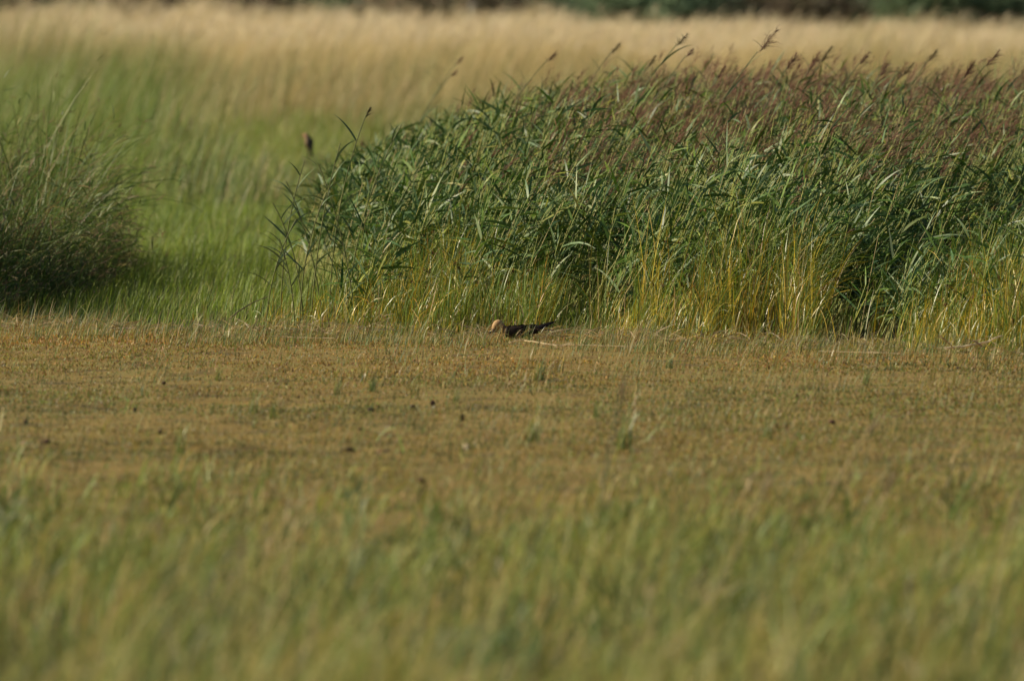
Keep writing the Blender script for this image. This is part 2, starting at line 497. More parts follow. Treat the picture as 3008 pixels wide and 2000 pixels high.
def reed_stand(g, gp, x, y, hh, nleaf, plume_p, lean=(.22, .55), leafL=(.15, .36), leafW=(.009, .025), greens=None, pdens=16):
    n = len(x)
    b = np.stack([x, y, -.045 + 0 * x], 1)
    th0 = .16 + .30 * R.rand(n); th1 = th0 + .05 + .40 * R.rand(n) ** 2
    az = az_wind(n, .35)
    sc = vary(pick([[.34, .40, .10], [.42, .42, .12], [.24, .30, .09], [.48, .40, .17]], [4, 3, 3, 1], n), .2)
    gs = Geo()
    P = gs.ribbons(b, hh, th0, th1, az, .006 + 0 * hh, sc, sc, K=6)
    g.tubes(P, np.full(n, .0040), np.full(n, .0024), sc, sc)
    # leaves
    i = np.repeat(np.arange(n), nleaf); m = len(i)
    s = .30 + .68 * ((np.tile(np.arange(nleaf), n) + R.rand(m)) / nleaf)
    f = s * 6; k0 = np.clip(f.astype(int), 0, 5); fr = (f - k0)[:, None]
    Q = P[i, k0] * (1 - fr) + P[i, k0 + 1] * fr
    ln = (leafL[0] + (leafL[1] - leafL[0]) * R.rand(m)) * (.75 + .5 * np.sin(np.pi * s))
    side = np.where(R.rand(m) < .3, math.pi, 0)
    la = az_wind(m, 1.05) + side * (R.rand(m) * .5 + .5)
    gr = greens if greens is not None else [[.075, .15, .022], [.045, .10, .022], [.13, .21, .028], [.115, .20, .080], [.25, .28, .045]]
    t0_ = .35 + R.rand(m) * 1.15
    lc = vary(pick(gr, [4, 3, 3, 3, 1][:len(gr)], m), .25)
    g.ribbons(Q, ln, t0_, t0_ + .1 + .75 * R.rand(m) ** 1.5, la, leafW[0] + (leafW[1] - leafW[0]) * R.rand(m), lc, lc * 1.05, K=4, prof='leaf', twist=(R.rand(m) - .5) * 2.6)
    # flower heads
    j = np.where(R.rand(n) < plume_p)[0]
    if len(j) and gp is not None:
        th = th1[j] + .1; q = len(j)
        pc = pick([[.28, .145, .10], [.33, .19, .13], [.18, .105, .07], [.34, .24, .16], [.18, .16, .08]], [4, 3, 2, 1, 1], q)
        panicle(gp, P[j, -1] - np.array([0, 0, .05]), .20 + .12 * R.rand(q), th, az[j], pdens, pc)
    return P


g = Geo(); gp = Geo()
n = 35000
x = -2.1 + 10.4 * R.rand(n); y = 97.6 + 27.5 * R.rand(n)
xl = -1.62 + .5 * (vnoise(y * .4, y * 0 + 1.5) - .5) + .25 * sstep(110, 104, y) - .25 * sstep(112, 120, y)
dens = fbm(x * .8 + 40, y * .7, 3)
hole = sstep(.55, .49, dens) * sstep(116, 110, y)
keep = (x > xl) & (R.rand(n) < np.clip(sstep(xl, xl + .7, x) + .25, 0, 1)) & (R.rand(n) > .97 * hole)
dye = y - edge_y(x)
fr = 3.2 - 1.9 * sstep(.55, .75, vnoise(x * 1.2 + 77, x * 0 + 4)) - 1.6 * sstep(2.4, 3.0, x) - 2.0 * sstep(-.9, -1.3, x) + 1.0 * (R.rand(n) - .5)
keep &= (dye > fr) & ((dye > 4.5) | (R.rand(n) < .5))
x, y = x[keep], y[keep]; n = len(x)
hh = reed_height(x, y) * (.785 + .20 * R.rand(n)) * (1 + (.5 * vnoise(x * 1.5 + 9, y * 1.0) - .28) * sstep(117, 110, y))
dye = y - edge_y(x)
hh *= np.where(dye < 4.5, .55 + .55 * R.rand(n), .88 + .16 * R.rand(n))
plp = np.clip(sstep(-1.2, 1.2, x) * sstep(104, 109, y) * (.10 + .62 * sstep(.42, .66, vnoise(x * 2.2, y * .9 + 60))) + .02, 0, 1)
reed_stand(g, gp, x, y, hh, 9, plp)
bed = g.build('reed_bed', M_REED)
tag(bed, 'dense green common reeds leaning right, filling the right half of the marsh', 'reed bed', kind='stuff')
pl = gp.build('seed_heads', M_PLUME, bed); pl['kind'] = 'stuff'; pl['label'] = 'purple brown feathery flower heads above the green reeds'

# ------------------------------------------------------------------ sedge belt in front of the reeds
g = Geo(); gp = Geo()
n = 47000
x = -2.6 + 10.6 * R.rand(n); y = edge_y(x) - .35 + 5.2 * R.rand(n) ** 1.2
cl = fbm(x * 2.3 + 3, y * 1.0 + 8, 3)
pt = vnoise(x * 1.1 + 12, y * .8 + 2)
lx = sstep(-2.2, -.9, x)
keep = R.rand(n) < np.clip((.02 + 1.1 * sstep(.46, .57, cl)) * (.12 + .88 * lx), 0, 1)
x, y, cl, lx, pt = x[keep], y[keep], cl[keep], lx[keep], pt[keep]; n = len(x)
dy = y - edge_y(x)
top = np.interp(dy, [-.3, .2, .8, 1.6, 2.6, 4], [.08, .26, .60, .86, 1.02, 1.1])
hh = top * (.35 + .65 * R.rand(n)) * (.40 + .85 * pt) * (.30 + .70 * lx)
u = R.rand(n)
gA = np.array([.19, .30, .03]); gB = np.array([.12, .21, .035]); gY = np.array([.58, .45, .04]); gO = np.array([.56, .31, .03]); gS = np.array([.50, .38, .20])
yl = fbm(x * .9 + 60, y * .5, 3)
py_ = .06 + .26 * sstep(.42, .6, yl) + .12 * sstep(1.2, .2, dy)
c1 = np.where((u < .38)[:, None], gA, np.where((u < .82)[:, None], gB, np.array([.24, .28, .06])))
c1 = np.where((R.rand(n) < py_)[:, None], gY, c1)
c1 = np.where((R.rand(n) < .04)[:, None], gO, c1)
c1 = np.where((R.rand(n) < .04)[:, None], gS, c1)
c0 = np.where((R.rand(n) < .45)[:, None], c1 * .5 + gO * .36, np.where((R.rand(n) < .4)[:, None], np.array([.20, .13, .06]), c1 * .85))  # gold and dead brown sheaths; shade at the foot also put into base colour
c0 = vary(c0, .25); c1 = vary(c1, .3)
b = np.stack([x, y, -.045 + 0 * x], 1)
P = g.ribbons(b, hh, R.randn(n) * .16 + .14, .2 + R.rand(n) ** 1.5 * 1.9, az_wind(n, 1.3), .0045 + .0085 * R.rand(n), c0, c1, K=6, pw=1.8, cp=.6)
# dark brown spikelets
j = np.where((R.rand(n) < .045) & (hh > .45))[0]; q = len(j)
dn_ = 5; jj = np.repeat(j, dn_)
cc = vary(pick([[.12, .05, .025], [.18, .08, .035], [.07, .035, .02]], [3, 2, 2], len(jj)), .3)
gp.ribbons(P[jj, 5] + R.randn(len(jj), 3) * .006, .018 + .014 * R.rand(len(jj)), R.rand(len(jj)) * .8, R.rand(len(jj)) * 1.2, R.rand(len(jj)) * 6.28, .007 + .004 * R.rand(len(jj)), cc, cc, K=2, prof='leaf')
sd_ = g.build('sedge_belt', M_SEDGE)
tag(sd_, 'glossy green and yellow sedge along the foot of the reed bed', 'sedge', kind='stuff')
sk = gp.build('seed_clusters', M_MATTE, sd_); sk['kind'] = 'stuff'; sk['label'] = 'small dark brown seed clusters among the sedge leaves'

# ------------------------------------------------------------------ straw litter along the edge of the mud
g = Geo()
n = 5200
x = -5.5 + 12 * R.rand(n); y = edge_y(x) - .55 + 1.5 * R.rand(n) ** 1.2
keep = R.rand(n) < .25 + .75 * sstep(.4, .6, vnoise(x * 2, y * 2 + 3)); x, y = x[keep], y[keep]; n = len(x)
c = vary(pick([[.50, .40, .24], [.36, .26, .13], [.42, .28, .09], [.20, .13, .08], [.58, .50, .36]], [3, 3, 3, 2, 1], n), .2)
b = np.stack([x, y, .0 + .05 * R.rand(n)], 1)
g.ribbons(b, .06 + .22 * R.rand(n) ** 2, .9 + R.rand(n) * .7, 1.3 + R.rand(n) * .6, R.rand(n) * 6.28, .004 + .006 * R.rand(n), c, c, K=3, prof='leaf')
tag(g.build('straw_litter', M_DRY), 'broken dry straw scattered where the plants meet the mud', 'litter', kind='stuff')

# ------------------------------------------------------------------ rank brown-tipped grass stand at the left
g = Geo(); gp = Geo()
n = 30000
y = 104.6 + 18 * R.rand(n) ** 1.1
px = -1100 + 1560 * R.rand(n)
bound = np.interp(y, [104.6, 106, 108, 110, 113, 118, 123], [-260, -90, 50, 190, 300, 330, 270]) + 80 * (vnoise(y * .8, y * 0) - .5)
keep = (px < bound) & (R.rand(n) < .45 + .55 * sstep(.35, .6, vnoise(px * .012, y * .8)))
x = (px - 1504) * PX * y
x, y, px, bound = x[keep], y[keep], px[keep], bound[keep]; n = len(x)
hh = np.interp(y, [104.6, 106, 108, 110, 114, 123], [.36, .5, .75, 1.05, 1.35, 1.65]) * (.55 + .55 * R.rand(n)) * (.30 + .70 * sstep(0, 200, bound - px)) * (.8 + .4 * vnoise(px * .02, y))
hh = hh * (.55 + .6 * R.rand(n))
hh = np.where(px < -150, np.maximum(hh, (1.25 + .5 * R.rand(n)) * sstep(104, 106, y) * sstep(113.5, 111.5, y) * sstep(-120, -260, px)), hh)  # unseen grass beyond the left edge, made taller to shade the visible stand
c = vary(pick([[.10, .165, .03], [.15, .20, .04], [.25, .21, .08], [.06, .11, .025]], [4, 4, 2, 2], n), .3)
b = np.stack([x, y, -.045 + 0 * x], 1)
tl_ = np.where(px < -130, .3, 1.0)
hh = np.where(px < -130, hh, hh * 1.1)
P = g.ribbons(b, hh, R.rand(n) * .5 * tl_, (.3 + R.rand(n) * 2.3) * tl_, az_wind(n, 1.3), .006 + .014 * R.rand(n), c * .9, c * 1.2, K=6, pw=1.4)
# short shaggy leaves and dead bits all through the stand
mm = 34000; kk = R.randint(0, n, mm); ff = .25 + .75 * R.rand(mm); f6 = ff * 6; k6 = np.clip(f6.astype(int), 0, 5); fr6 = (f6 - k6)[:, None]
Q = P[kk, k6] * (1 - fr6) + P[kk, k6 + 1] * fr6 + R.randn(mm, 3) * .03
sc6 = vary(pick([[.12, .19, .04], [.19, .25, .06], [.34, .27, .13], [.07, .12, .03], [.24, .17, .09]], [4, 3, 2, 2, 1], mm), .3)
g.ribbons(Q, .06 + .13 * R.rand(mm), R.rand(mm) * 1.6, .7 + R.rand(mm) * 1.6, az_wind(mm, 1.6), .005 + .010 * R.rand(mm), sc6, sc6 * 1.1, K=3, prof='leaf')
j = np.where(R.rand(n) < .16)[0]; q = len(j)
pc = pick([[.28, .18, .11], [.34, .26, .15], [.20, .14, .08]], [3, 3, 2], q)
panicle(gp, P[j, -1] - np.array([.02, 0, .01]), .10 + .09 * R.rand(q), .8 + .4 * R.rand(q), az_wind(q, .4), 6, pc)
lc_ = g.build('rank_grass', M_GRASS)
tag(lc_, 'dark tussocky stand of rank grass arching right at the left edge', 'rank grass', kind='stuff')
sk = gp.build('seed_heads', M_PLUME, lc_); sk['kind'] = 'stuff'; sk['label'] = 'fine brown seed heads on the rank grass'


# ------------------------------------------------------------------ single reeds that stand out
def leaf_obj(parent, Q, ln, th0, th1, az, w, col, name='leaf', K=8, twist=0.3, mat=None):
    g = Geo()
    g.ribbons(np.array([Q]), np.array([ln]), np.array([th0]), np.array([th1]), np.array([az]), np.array([w]),
              C3(col, 1), C3(np.array(col) * 1.08, 1), K=K, prof='leaf', twist=np.array([twist]))
    return g.build(name, mat or M_REED, parent)


def make_reed(hh, th0, th1, plume, nleaf, seed, leafL=.34, leafW=.02, col=(.10, .155, .055), pcol=(.19, .10, .075), az=0.1):
    r = np.random.RandomState(seed)
    root = empty('reed', (0, 0, 0))
    tmp = Geo()
    P = tmp.ribbons(np.zeros((1, 3)), np.array([hh]), np.array([th0]), np.array([th1]), np.array([az]), np.array([.006]), C3([.2, .2, .1], 1), C3([.2, .2, .1], 1), K=14)
    g = Geo(); g.tubes(P, np.array([.0055]), np.array([.0036]), C3([.22, .24, .08], 1), C3([.15, .17, .06], 1), sides=6)
    g.build('stem', M_REED, root)
    for i in range(nleaf):
        s = .40 + .55 * (i + r.rand() * .6) / nleaf
        f = s * 14; k = min(int(f), 13); Q = P[0, k] * (1 - (f - k)) + P[0, k + 1] * (f - k)
        a = az + (r.randn() * .5 if r.rand() < .7 else math.pi + r.randn() * .5)
        leaf_obj(root, Q, leafL * (.7 + .6 * r.rand()), .35 + r.rand() * .5, .8 + r.rand() * 1.1, a, leafW * (.7 + .6 * r.rand()),
                 np.array(col) * (.8 + .5 * r.rand()), twist=(r.rand() - .5) * 2.4)
    if plume > 0:
        g = Geo()
        panicle(g, P[:, -1] - np.array([0, 0, .02]), np.array([plume]), np.array([th1 * 1.0]), np.array([az]), 70, C3(pcol, 1), r)
        g.build('seed_head', M_PLUME, root)
    return root, P[0]


# (tip x, tip y of the photograph, distance, plume length, leaves, label)
skyline = [
    (2296, 76, 112, .27, 5, 'tallest reed with a nodding brown flower head, standing clear against the golden grass'),
    (2026, 76, 115, .20, 4, 'slim green reed with a narrow closed head, left of the tallest reed'),
    (2040, 122, 116, .14, 4, 'short headed reed with a bent flag leaf just right of the slim closed reed'),
    (2345, 132, 113, .22, 3, 'dark headed reed standing just right of the tallest reed'),
    (2450, 110, 118, .24, 4, 'pale green headed reed leaning far right beyond the tallest reed'),
    (2412, 128, 117, .26, 4, 'reed with a fan shaped brown head, second step right of the tallest reed'),
    (1640, 130, 121, .17, 3, 'thin blurred reed head over the gold, near the top middle of the frame'),
    (1825, 105, 122, .17, 3, 'thin reed with narrow dark head between the middle and the slim closed reed'),
    (1362, 146, 134, .15, 3, 'lone dark reed head at the left end of the reed skyline'),
    (1345, 186, 131, .12, 2, 'small reed head just below the lone dark one at the left of the skyline'),
    (1930, 140, 119, .17, 3, 'upright reed with a plain brown head left of the slim closed reed'),
    (2560, 128, 116, .20, 3, 'reed with upright dark head on the right part of the skyline'),
    (2620, 150, 115, .24, 4, 'reed with loose brushed-over head on the right part of the skyline'),
    (2760, 120, 117, .20, 3, 'thin reed rising alone over the right hand skyline'),
    (2870, 150, 114, .26, 4, 'reed with broad bushy head near the right edge of the frame'),
    (2945, 122, 114, .26, 4, 'tall reed with dark bushy head at the far right of the skyline'),
    (2690, 160, 115, .22, 3, 'low brown headed reed between the loose head and the bushy heads on the right'),
    (2135, 170, 117, .18, 3, 'short reed with dark upright head midway between the slim and the tallest reed'),
]
for i, (tx, ty, D, pln, nl, lab) in enumerate(skyline):
    pln *= 1.15 if i == 0 else .8
    ty += -8 if i == 0 else 12
    X, Y, Z = at(tx, ty, D)
    th0 = .18 + .1 * R.rand(); th1 = .50 + .25 * R.rand()
    # length so that the tip of the head reaches Z
    Zs = Z - pln * math.cos(th1)
    hh = (Zs + .045) / (math.cos(th0 + (th1 - th0) * .42))
    o, P = make_reed(hh, th0, th1, pln, nl, 100 + i, leafL=.30, pcol=[(.20, .115, .085), (.15, .12, .065), (.17, .09, .07)][i % 3])
    tipx = P[-1][0] + pln * math.sin(th1); hz = P[-1][2] + pln * math.cos(th1)
    o.location = (X - tipx, D, Z - hz)
    tag(o, lab, 'reed', 'reeds standing out above the bed')

edge_reeds = [
    (1075, 335, 104, 1, 5, 'thin reed with a dark drooping tip leaf above the left shoulder of the bed'),
    (895, 470, 104.5, 0, 6, 'reed stem with curved dark leaves above the left slope of the bed'),
    (1180, 360, 103.5, 0, 6, 'reed with a long broad blade pointing up right on the left shoulder'),
    (935, 480, 103, 0, 7, 'reed with dark narrow leaves leaning left over the green meadow'),
    (840, 530, 103.2, 0, 7, 'reed with pale crossing leaves at the leftmost tip of the bed'),
    (800, 590, 102.8, 0, 6, 'low leafy reed hanging over the meadow at the bed\'s left end'),
    (870, 640, 102.4, 0, 7, 'short bluish reed with broad leaves low on the left end of the bed'),
    (820, 700, 102.1, 0, 6, 'lowest bluish reed reaching out left above the mud edge'),
    (1000, 420, 103, 0, 6, 'reed with fan of blades midway up the left slope'),
    (960, 560, 102.3, 0, 6, 'green reed in front of the left slope with drooping blades'),
]
for i, (tx, ty, D, pln, nl, lab) in enumerate(edge_reeds):
    X, Y, Z = at(tx, ty, D)
    sgn = -1 if i in (3, 4, 5, 7) else 1
    th0 = .12 * R.rand(); th1 = .25 + .3 * R.rand()
    hh = (Z + .045) / math.cos(th0 + (th1 - th0) * .42)
    o, P = make_reed(hh, th0, th1, .10 if pln else 0, nl, 300 + i, leafL=.25, leafW=.015, col=(.13, .19, .085), az=0.1 if sgn > 0 else math.pi - .2,
                     pcol=(.10, .09, .05))
    o.location = (X - P[-1][0], D, -.045)
    tag(o, lab, 'reed', 'reeds at the left end of the bed')


# ------------------------------------------------------------------ tufts on the mud
def make_tuft(seed, nb, hgt, cols, spread=.016, wid=.0065):
    r = np.random.RandomState(seed)
    g = Geo()
    b = np.stack([r.randn(nb) * spread, r.randn(nb) * spread * .7, np.full(nb, -.01)], 1)
    c = np.asarray(cols)[r.randint(0, len(cols), nb)] * (.8 + .4 * r.rand(nb, 1))
    g.ribbons(b, hgt * (.5 + .6 * r.rand(nb)), r.rand(nb) * .25, .2 + r.rand(nb) * .9, .2 + r.randn(nb) * 1.0, wid * (.6 + .8 * r.rand(nb)), c * .9, c * 1.1, K=6, twist=(r.rand(nb) - .5) * 2)
    return g.build('grass_tuft', M_SEDGE)


GR = [[.19, .26, .07], [.24, .30, .07], [.14, .21, .08]]
YE = [[.36, .30, .07], [.20, .23, .05], [.42, .33, .12]]
tprot = [make_tuft(500, 16, .20, GR), make_tuft(501, 13, .18, YE + GR), make_tuft(502, 20, .15, GR), make_tuft(503, 9, .24, YE), make_tuft(504, 12, .12, YE + GR)]
tufts = [
    (1065, 1120, 1, .9, 'yellow green tuft on the brown mud left of the bird, with a few bending blades'),
    (1095, 1150, 0, .9, 'green tuft standing on the mud below and left of the bird'),
    (990, 1160, 0, .8, 'sparse green tuft left of the two tufts below the bird'),
    (1215, 1160, 1, .8, 'low yellow tuft above the dark clods in the middle of the mud'),
    (1585, 1120, 0, 1.1, 'bushy green tuft on the mud right below the bird'),
    (1555, 1085, 3, .9, 'pale tuft of long bending blades under the fallen stem'),
    (1640, 1095, 1, .9, 'yellow green tuft right of the pale bending one under the fallen stem'),
    (1965, 1085, 2, .8, 'small green tuft on the mud in the right half'),
    (2275, 1085, 3, 1.1, 'tall pale yellow tuft of upright blades before the reeds'),
    (2440, 1075, 3, 1.0, 'straw tuft leaning right at the end of the thin fallen stems'),
    (2735, 1115, 3, .9, 'thin orange yellow blades standing alone at the right'),
    (2800, 1130, 3, 1.0, 'upright orange and yellow blade pair right of the lone thin ones'),
    (2545, 1130, 0, .8, 'rounded green tuft right of centre on the ochre mud'),
    (2620, 1080, 4, .9, 'low yellowish tuft near the thin fallen stems'),
    (640, 1125, 2, .9, 'short green tuft on the left mud'),
    (420, 1160, 4, .9, 'small faded tuft far left on the mud'),
    (270, 1010, 1, .9, 'yellow tuft on the near edge of the meadow at the left'),
    (540, 1010, 3, .7, 'straw blades on the near edge of the meadow, left of centre'),
    (660, 1015, 1, .8, 'ochre tuft where the meadow meets the mud, left of the sedge'),
    (995, 1010, 3, 1.0, 'golden tuft growing at the mud edge left of the bird'),
    (1135, 1040, 1, .9, 'curved green tuft left of the bird, just out on the mud'),
    (740, 1205, 2, 1.1, 'dull green tuft by the dark streaks on the left mud'),
    (800, 1230, 2, 1.0, 'dull green tuft right of the one by the dark streaks'),
    (2130, 1160, 4, .9, 'small tuft in the right middle of the mud'),
    (2905, 1090, 1, .9, 'yellow green tuft close to the right edge'),
    (1340, 1180, 0, .7, 'sparse green tuft just above the dark clod at the centre'),
    (2560, 1250, 2, .9, 'bright green tuft in the lower right of the mud'),
    (1750, 1230, 2, .9, 'soft green tuft near the centre of the lower mud'),
    (1360, 1340, 4, 1.1, 'blurred tuft near the lower centre of the mud'),
    (2250, 1290, 2, 1.0, 'blurred green tuft in the lower right of the mud'),
    (525, 1330, 2, 1.3, 'blurred blue green tuft at the lower left of the mud'),
    (1830, 1320, 2, 1.6, 'tall blurred blue green tuft right of the lower centre'),
    (1560, 1300, 2, 1.2, 'blurred blue green tuft at the lower centre'),
]
used = set()
for i, (px, py, k, s, lab) in enumerate(tufts):
    D = H / (DEP + (py - 1000) * PX)
    D = min(D, 101.2)
    o = tprot[k] if k not in used else tprot[k].copy()
    if k in used: COL.objects.link(o)
    used.add(k)
    X = (px - 1504) * PX * D
    o.location = (X, D, float(mudz(X, D)))
    o.rotation_euler = (0, 0, (R.rand() - .5) * 1.2); o.scale = (s, s, s * (.9 + .2 * R.rand()))
    tag(o, lab, 'grass tuft', 'grass tufts on the mud flat')


# ------------------------------------------------------------------ clods, stones
def make_clod(name, seed, sx, sy, sz, col, mat):
    r = np.random.RandomState(seed)
    nu, nv = 18, 12
    uu = np.linspace(0, 2 * np.pi, nu, endpoint=False); vv = np.linspace(0, np.pi, nv)
    U, V = np.meshgrid(uu, vv)
    d = np.stack([np.sin(V) * np.cos(U), np.sin(V) * np.sin(U), np.cos(V)], 2)
    rr = 1 + .0 * U
    for q in range(10):
        a = r.randn(3); a /= np.linalg.norm(a); rr = rr + .20 * (r.rand() - .4) * np.exp(3.5 * (d @ a - 1)) * 2
    for q in range(30):
        a = r.randn(3); a /= np.linalg.norm(a); rr = rr + .12 * (r.rand() - .5) * np.exp(16 * (d @ a - 1)) * 2
    v = d * rr[:, :, None] * np.array([sx, sy, sz])
    v[:, :, 2] = np.maximum(v[:, :, 2] + sz * .55, -.006)
    i = np.arange(nv - 1)[:, None] * nu + np.arange(nu)[None]; j = np.arange(nv - 1)[:, None] * nu + ((np.arange(nu) + 1) % nu)[None]
    F = np.stack([i, i + nu, j + nu, j], 2)
    g = Geo(); g.add(v, F, vary(C3(col, v.size // 3), .25, r))
    return g.build(name, mat, smooth=True)


clods = [
    (1020, 1326, .034, .04, .020, (.035, .022, .016), 'mud_clod', 'largest dark clod of earth lying on the mud, lower left of centre'),
    (1128, 1324, .036, .04, .014, (.17, .08, .05), 'mud_clod', 'reddish brown clod right of the largest dark clod'),
    (1090, 1218, .020, .03, .014, (.04, .028, .022), 'mud_clod', 'dark clod at the right end of a small row of clods'),
    (1063, 1221, .014, .02, .009, (.055, .035, .025), 'mud_clod', 'middle clod of the small dark row'),
    (1040, 1224, .012, .02, .007, (.08, .04, .03), 'mud_clod', 'smallest reddish clod at the left end of the dark row'),
    (1271, 1192, .017, .02, .018, (.05, .03, .022), 'mud_clod', 'peaked dark clod with a white shell lying before it'),
    (1210, 1202, .015, .02, .012, (.10, .07, .06), 'mud_clod', 'greyish clod left of the peaked one'),
    (1358, 1232, .013, .02, .020, (.05, .03, .025), 'mud_clod', 'upright dark clod right of the peaked one'),
    (1355, 1249, .010, .02, .007, (.14, .05, .035), 'mud_clod', 'tiny red clod just in front of the upright dark clod'),
    (1060, 1265, .012, .02, .007, (.06, .04, .03), 'mud_clod', 'small dark clod between the row and the largest clod'),
    (1370, 1315, .025, .04, .017, (.42, .33, .22), 'mud_clod', 'pale straw coloured lump at the lower centre of the mud'),
    (480, 1136, .015, .02, .010, (.05, .03, .02), 'mud_clod', 'dark clod at the upper left of the mud'),
    (395, 1198, .013, .02, .015, (.05, .028, .02), 'mud_clod', 'upright dark clod on the left mud'),
    (130, 1304, .032, .05, .013, (.10, .055, .04), 'mud_clod', 'low wide brown clod near the left edge'),
    (75, 1245, .020, .03, .013, (.07, .045, .03), 'mud_clod', 'brown clod close to the left edge, above the low wide one'),
    (470, 1282, .012, .02, .015, (.07, .045, .03), 'mud_clod', 'small clod standing left of the lower mud tufts'),
    (1235, 1418, .020, .03, .012, (.12, .06, .04), 'mud_clod', 'blurred reddish clod at the near side of the mud'),
    (2446, 1243, .018, .03, .012, (.10, .05, .04), 'mud_clod', 'dark red clod on the right mud'),
    (2815, 1083, .013, .02, .008, (.05, .04, .035), 'mud_clod', 'small grey dark clod at the right below the fallen reeds'),
    (70, 1310, .022, .03, .009, (.42, .30, .20), 'mud_clod', 'flat pale clod at the left edge of the mud'),
]
for i, (px, py, sx, sy, sz, col, nm, lab) in enumerate(clods):
    D = H / (DEP + (py - 1000) * PX); X = (px - 1504) * PX * D
    o = make_clod(nm, 700 + i, sx, sy, sz, col, M_MATTE); o.location = (X, D, float(mudz(X, D)) + .004); o.scale = (1, 1, 1.15)
    tag(o, lab, 'clod', 'clods lying on the mud flat')
D = H / (DEP + 198 * PX); X = (1274 - 1504) * PX * D
o = make_clod('shell', 790, .010, .012, .006, (.75, .70, .58), M_MATTE); o.location = (X, D, float(mudz(X, D)) + .001)
tag(o, 'small white shell lying before the peaked dark clod', 'shell')


# ------------------------------------------------------------------ fallen dry reed stems
def fallen(pts, D, r, col, lab, side=None, zoff=0.0):
    if D < 99.9 and pts[0][1] > 987 and r < .0058 or pts[0][0] == 1495:   # lies flat on the low plants
        P = []
        for a, b, dd in pts:
            zc = .036
            for _ in range(4):
                Dk = (H - zc) / (DEP + (b - 1000) * PX); xk = (a - 1504) * PX * Dk
                zc = .034 + float(mudz(xk, Dk))
            P.append((xk, Dk, zc))
        P = np.array(P)
    else:
        P = np.array([at(a, b, D + dd) for a, b, dd in pts])
    P0 = P[0].copy(); P0[2] = 0
    m = 30
    t = np.linspace(0, len(P) - 1, m)
    Q = np.stack([np.interp(t, np.arange(len(P)), P[:, k]) for k in range(3)], 1)
    ker = np.array([1, 2, 3, 2, 1]) / 9
    Qs = np.stack([np.convolve(np.pad(Q[:, k], 2, mode='edge'), ker, 'valid') for k in range(3)], 1)
    rr = np.random.RandomState(int(pts[0][0]))
    Qs += rr.randn(m, 3) * .0012
    root = empty('fallen_reed', P0)
    g = Geo(); g.tubes((Qs - P0)[None], np.array([r]), np.array([r * .6]), C3(col, 1), C3(col, 1), sides=6)
    g.build('stem', M_DRY, root)
    g = Geo()
    kn = np.arange(4, m - 2, 6)
    b = (Qs - P0)[kn]
    g.ribbons(b, np.full(len(kn), .05) + .05 * rr.rand(len(kn)), np.full(len(kn), 1.1), np.full(len(kn), 1.7), rr.rand(len(kn)) * .6 + rr.choice([0, 3.1], len(kn)), np.full(len(kn), .007),
              C3(np.array(col) * .85, len(kn)), C3(np.array(col) * .8, len(kn)), K=3, prof='leaf')
    g.build('sheath_leaf', M_DRY, root)
    return tag(root, lab, 'fallen reed', 'dry reed stems lying along the mud edge')


ST = (.72, .60, .38)
fallen([(1495, 1009, 0), (1515, 1002, 0), (1545, 1001, .0), (1580, 1006, .1), (1640, 1017, .15)], 98.6, .0065, ST, 'pale arched dry reed stem lying right in front of the dark bird')
fallen([(1590, 1009, 0), (1650, 1013, .1), (1720, 1015, .2), (1850, 1019, .3)], 98.5, .0055, ST, 'long straight dry reed stem continuing right of the arched one')
fallen([(1635, 1022, 0), (1650, 1018, .1), (1668, 1012, .1)], 98.7, .004, ST, 'short slanted dry stem crossing the long one right of the bird')
fallen([(2772, 1024, 0), (2815, 1020, .05), (2860, 1013, .05), (2905, 1005, .1), (2925, 993, .1), (2948, 986, .15)], 95.7, .0085, (.80, .70, .50), 'thick bleached reed stem bent upward at the right edge of the bed')
fallen([(2760, 985, 0), (2785, 1006, .0), (2808, 1030, .0)], 95.65, .0065, (.62, .45, .22), 'golden broad stem leaning across the thick bleached one')
fallen([(2860, 1000, 0), (2890, 1020, 0)], 95.7, .006, (.55, .36, .26), 'short grey stub under the bend of the thick bleached stem')
fallen([(2405, 1033, 0), (2480, 1034, .2), (2590, 1038, .3)], 96.9, .005, (.50, .40, .24), 'thin dry stem lying flat on the mud before the right half of the bed')
fallen([(2545, 1034, 0), (2650, 1041, .2)], 96.6, .005, (.50, .40, .24), 'thin dry stem overlapping the flat one at its right end')
fallen([(2548, 1080, 0), (2575, 1076, .1)], 96.0, .005, ST, 'short broken straw out on the mud at the right')
fallen([(780, 988, 0), (850, 991, .1), (985, 994, .2)], 99.4, .0045, (.46, .37, .22), 'thin dry stem along the mud edge left of the bird')
fallen([(625, 992, 0), (690, 992, .1)], 99.3, .004, (.5, .38, .24), 'short straw at the mud edge below the meadow')
fallen([(670, 940, 0), (700, 915, .1), (740, 890, .2), (790, 870, .2)], 101.6, .005, (.20, .16, .11), 'dark weathered stem slanting up at the left foot of the sedge')
fallen([(1120, 925, 0), (1140, 945, .1), (1165, 988, .1)], 101.0, .005, (.60, .48, .32), 'pale broken stem leaning in the sedge left of the bird')
fallen([(1285, 988, 0), (1290, 960, .1), (1300, 930, .1)], 100.9, .003, (.55, .45, .30), 'thin pale stem standing near the bird\'s left')


